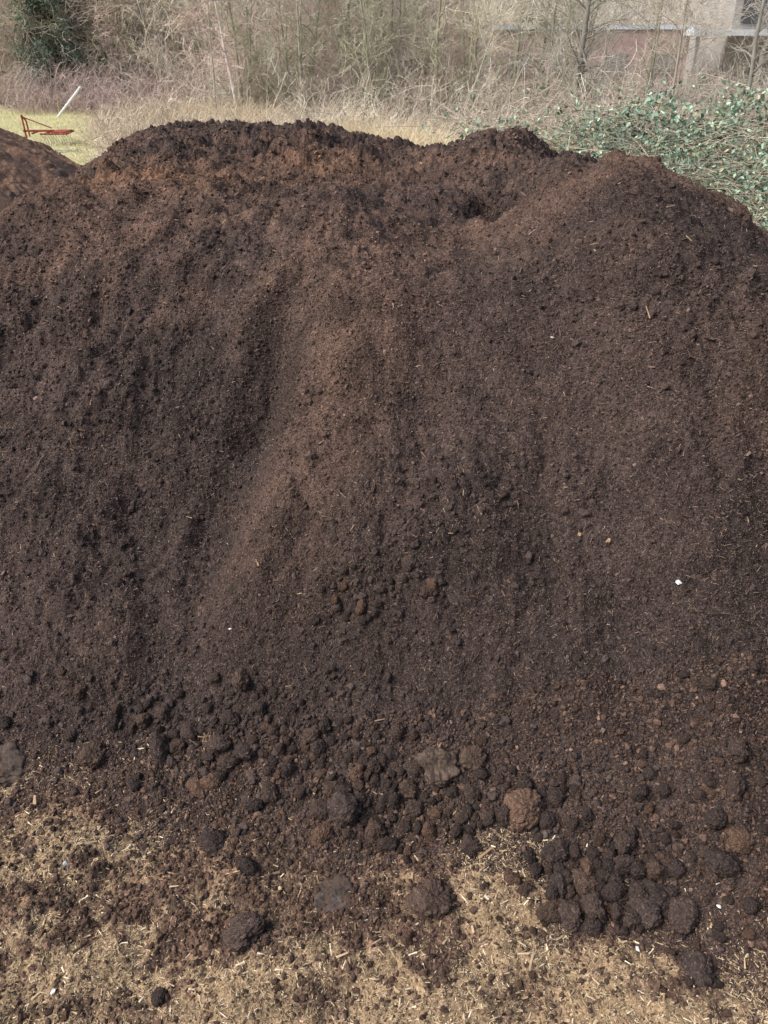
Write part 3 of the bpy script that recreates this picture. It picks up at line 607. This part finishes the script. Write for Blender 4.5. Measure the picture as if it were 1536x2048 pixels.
bpart('opening',[(-2.6,.66,4.80,3.0,.1,1.7)],M['dark'],b); bpart('opening',[(1.9,.66,4.80,3.0,.1,1.7)],M['dark'],b); bpart('door',[(-1.5,.66,1.4,3.2,.1,2.8)],M['dull'],b)
for q in(-6.6,-3.1,.5,4.0): bpart('column',[(q,-.6,1.70,.16,.16,3.36)],M['render'],b)

# ---------------------------------------------------------------- red implement and white post
x,y,_=far(98,288,31); im=empty('tractor_rake',(x,31,0),'rusty red tractor implement parked on the grass at the left','farm implement',rz=R(6))
def bars(name,segs,m,root,n=6):
    pr=[]
    for (a,b2,r) in segs:
        P=np.array([[a,b2]],float); P=np.concatenate([P[:,:1],(P[:,:1]+P[:,1:])/2,P[:,1:]],1); V,Fa=tubes(P,np.full((1,3),r),n); pr.append((V,Fa,np.zeros((len(V),3))))
    V,Fa,_=join(pr); return mesh_np(name,V,Fa,m,root)
bars('hitch_mast',[((-.72,0,.25),(-.74,.0,.98),.035),((-.74,0,.96),(-.62,0,.80),.03),((-.62,0,.80),(-.60,0,.3),.03)],M['red'],im)
bars('draw_beam',[((-.78,0,.48),(.25,0,.48),.04),((-.72,0,.92),(.2,.0,.56),.02)],M['red'],im)
bars('cross_bar',[((-.35,-.5,.44),(-.35,.5,.44),.03),((.1,-.5,.44),(.1,.5,.44),.03)],M['red'],im)
bars('side_frame',[((-.1,-.52,.42),(.8,-.52,.42),.035),((-.1,.52,.42),(.8,.52,.42),.035),((.8,-.52,.42),(.8,.52,.42),.03)],M['red'],im)
bpart('deck',[(.52,0,.46,.5,.95,.03)],M['red'],im)
bars('stand_leg',[((-.72,.0,.4),(-.78,0,0),.022)],M['rust'],im)
for q in range(10):
    xx=-.05+q*.09; tt=np.linspace(0,1,6); P=np.stack([xx+.10*np.sin(tt*2.6),-.5+0*tt,.38-.38*tt],1)[None]; V,Fa=tubes(P,np.full((1,6),.014),4); mesh_np('tine',V,Fa,M['steel'],im)
x,y,_=far(112,232,43); wp=empty('white_post',(x,43,0),'tilted white post sticking out of the grass at the upper left','post',rz=0)
P=np.array([[[0,0,-.05],[.7,0,.62],[1.35,0,1.24]]]); V,Fa=tubes(P,np.array([[.058,.058,.058]]),10); mesh_np('shaft',V,Fa,M['white'],wp)
V,Fa=tubes(np.array([[[1.35,0,1.24],[1.38,0,1.27],[1.44,0,1.325]]]),np.array([[.072,.072,.03]]),10); mesh_np('cap',V,Fa,M['paleblue'],wp)
x,y,_=far(118,226,44); P=np.array([[[0,0,0],[0.02,0,.5],[0.05,0,1.0]]]); V,Fa=tubes(P,np.array([[.02,.018,.015]]),6); o=mesh_np('stake',V,Fa,M['wood'],None); o.location=(x,44,0); tag(o,'thin pale stake beside the tilted white post','stake')
x,y,_=far(120,302,29); V,Fa=boxes([(0,0,.06,1.1,.25,.05)]); o=mesh_np('board',V,Fa,M['steel'],smooth=False); o.location=(x,29,0); o.rotation_euler=(0,0,.1); tag(o,'pale board lying on the grass in front of the red implement','board')

# ---------------------------------------------------------------- light, world, camera
w=bpy.data.worlds.new('World'); bpy.context.scene.world=w; w.use_nodes=True; nt=w.node_tree; bg=nt.nodes['Background']
SUN_EL=R(48); SUN_AZ=R(-110)
sk=nt.nodes.new('ShaderNodeTexSky'); sk.sky_type='NISHITA'; sk.sun_disc=False; sk.sun_elevation=SUN_EL; sk.sun_rotation=SUN_AZ; sk.dust_density=5; sk.air_density=1.0
nt.links.new(sk.outputs[0],bg.inputs[0]); bg.inputs[1].default_value=.15
sl=bpy.data.lights.new('sun','SUN'); sl.energy=3.2; sl.angle=R(36); sl.color=(1,.965,.92); so=bpy.data.objects.new('sun',sl); C.objects.link(so)
sd=Vector((math.sin(SUN_AZ)*math.cos(SUN_EL),math.cos(SUN_AZ)*math.cos(SUN_EL),math.sin(SUN_EL))); so.rotation_euler=sd.to_track_quat('Z','Y').to_euler()
cam=bpy.data.cameras.new('camera'); co=bpy.data.objects.new('camera',cam); C.objects.link(co); co.location=(0,0,CAMZ); co.rotation_euler=(R(90)-PITCH,0,0)
cam.sensor_fit='VERTICAL'; cam.sensor_height=24; cam.lens=12*F/1024; cam.clip_end=2000; cam.clip_start=.05
bpy.context.scene.camera=co
vs=bpy.context.scene.view_settings; vs.view_transform='Standard'; vs.look='None'; vs.exposure=0
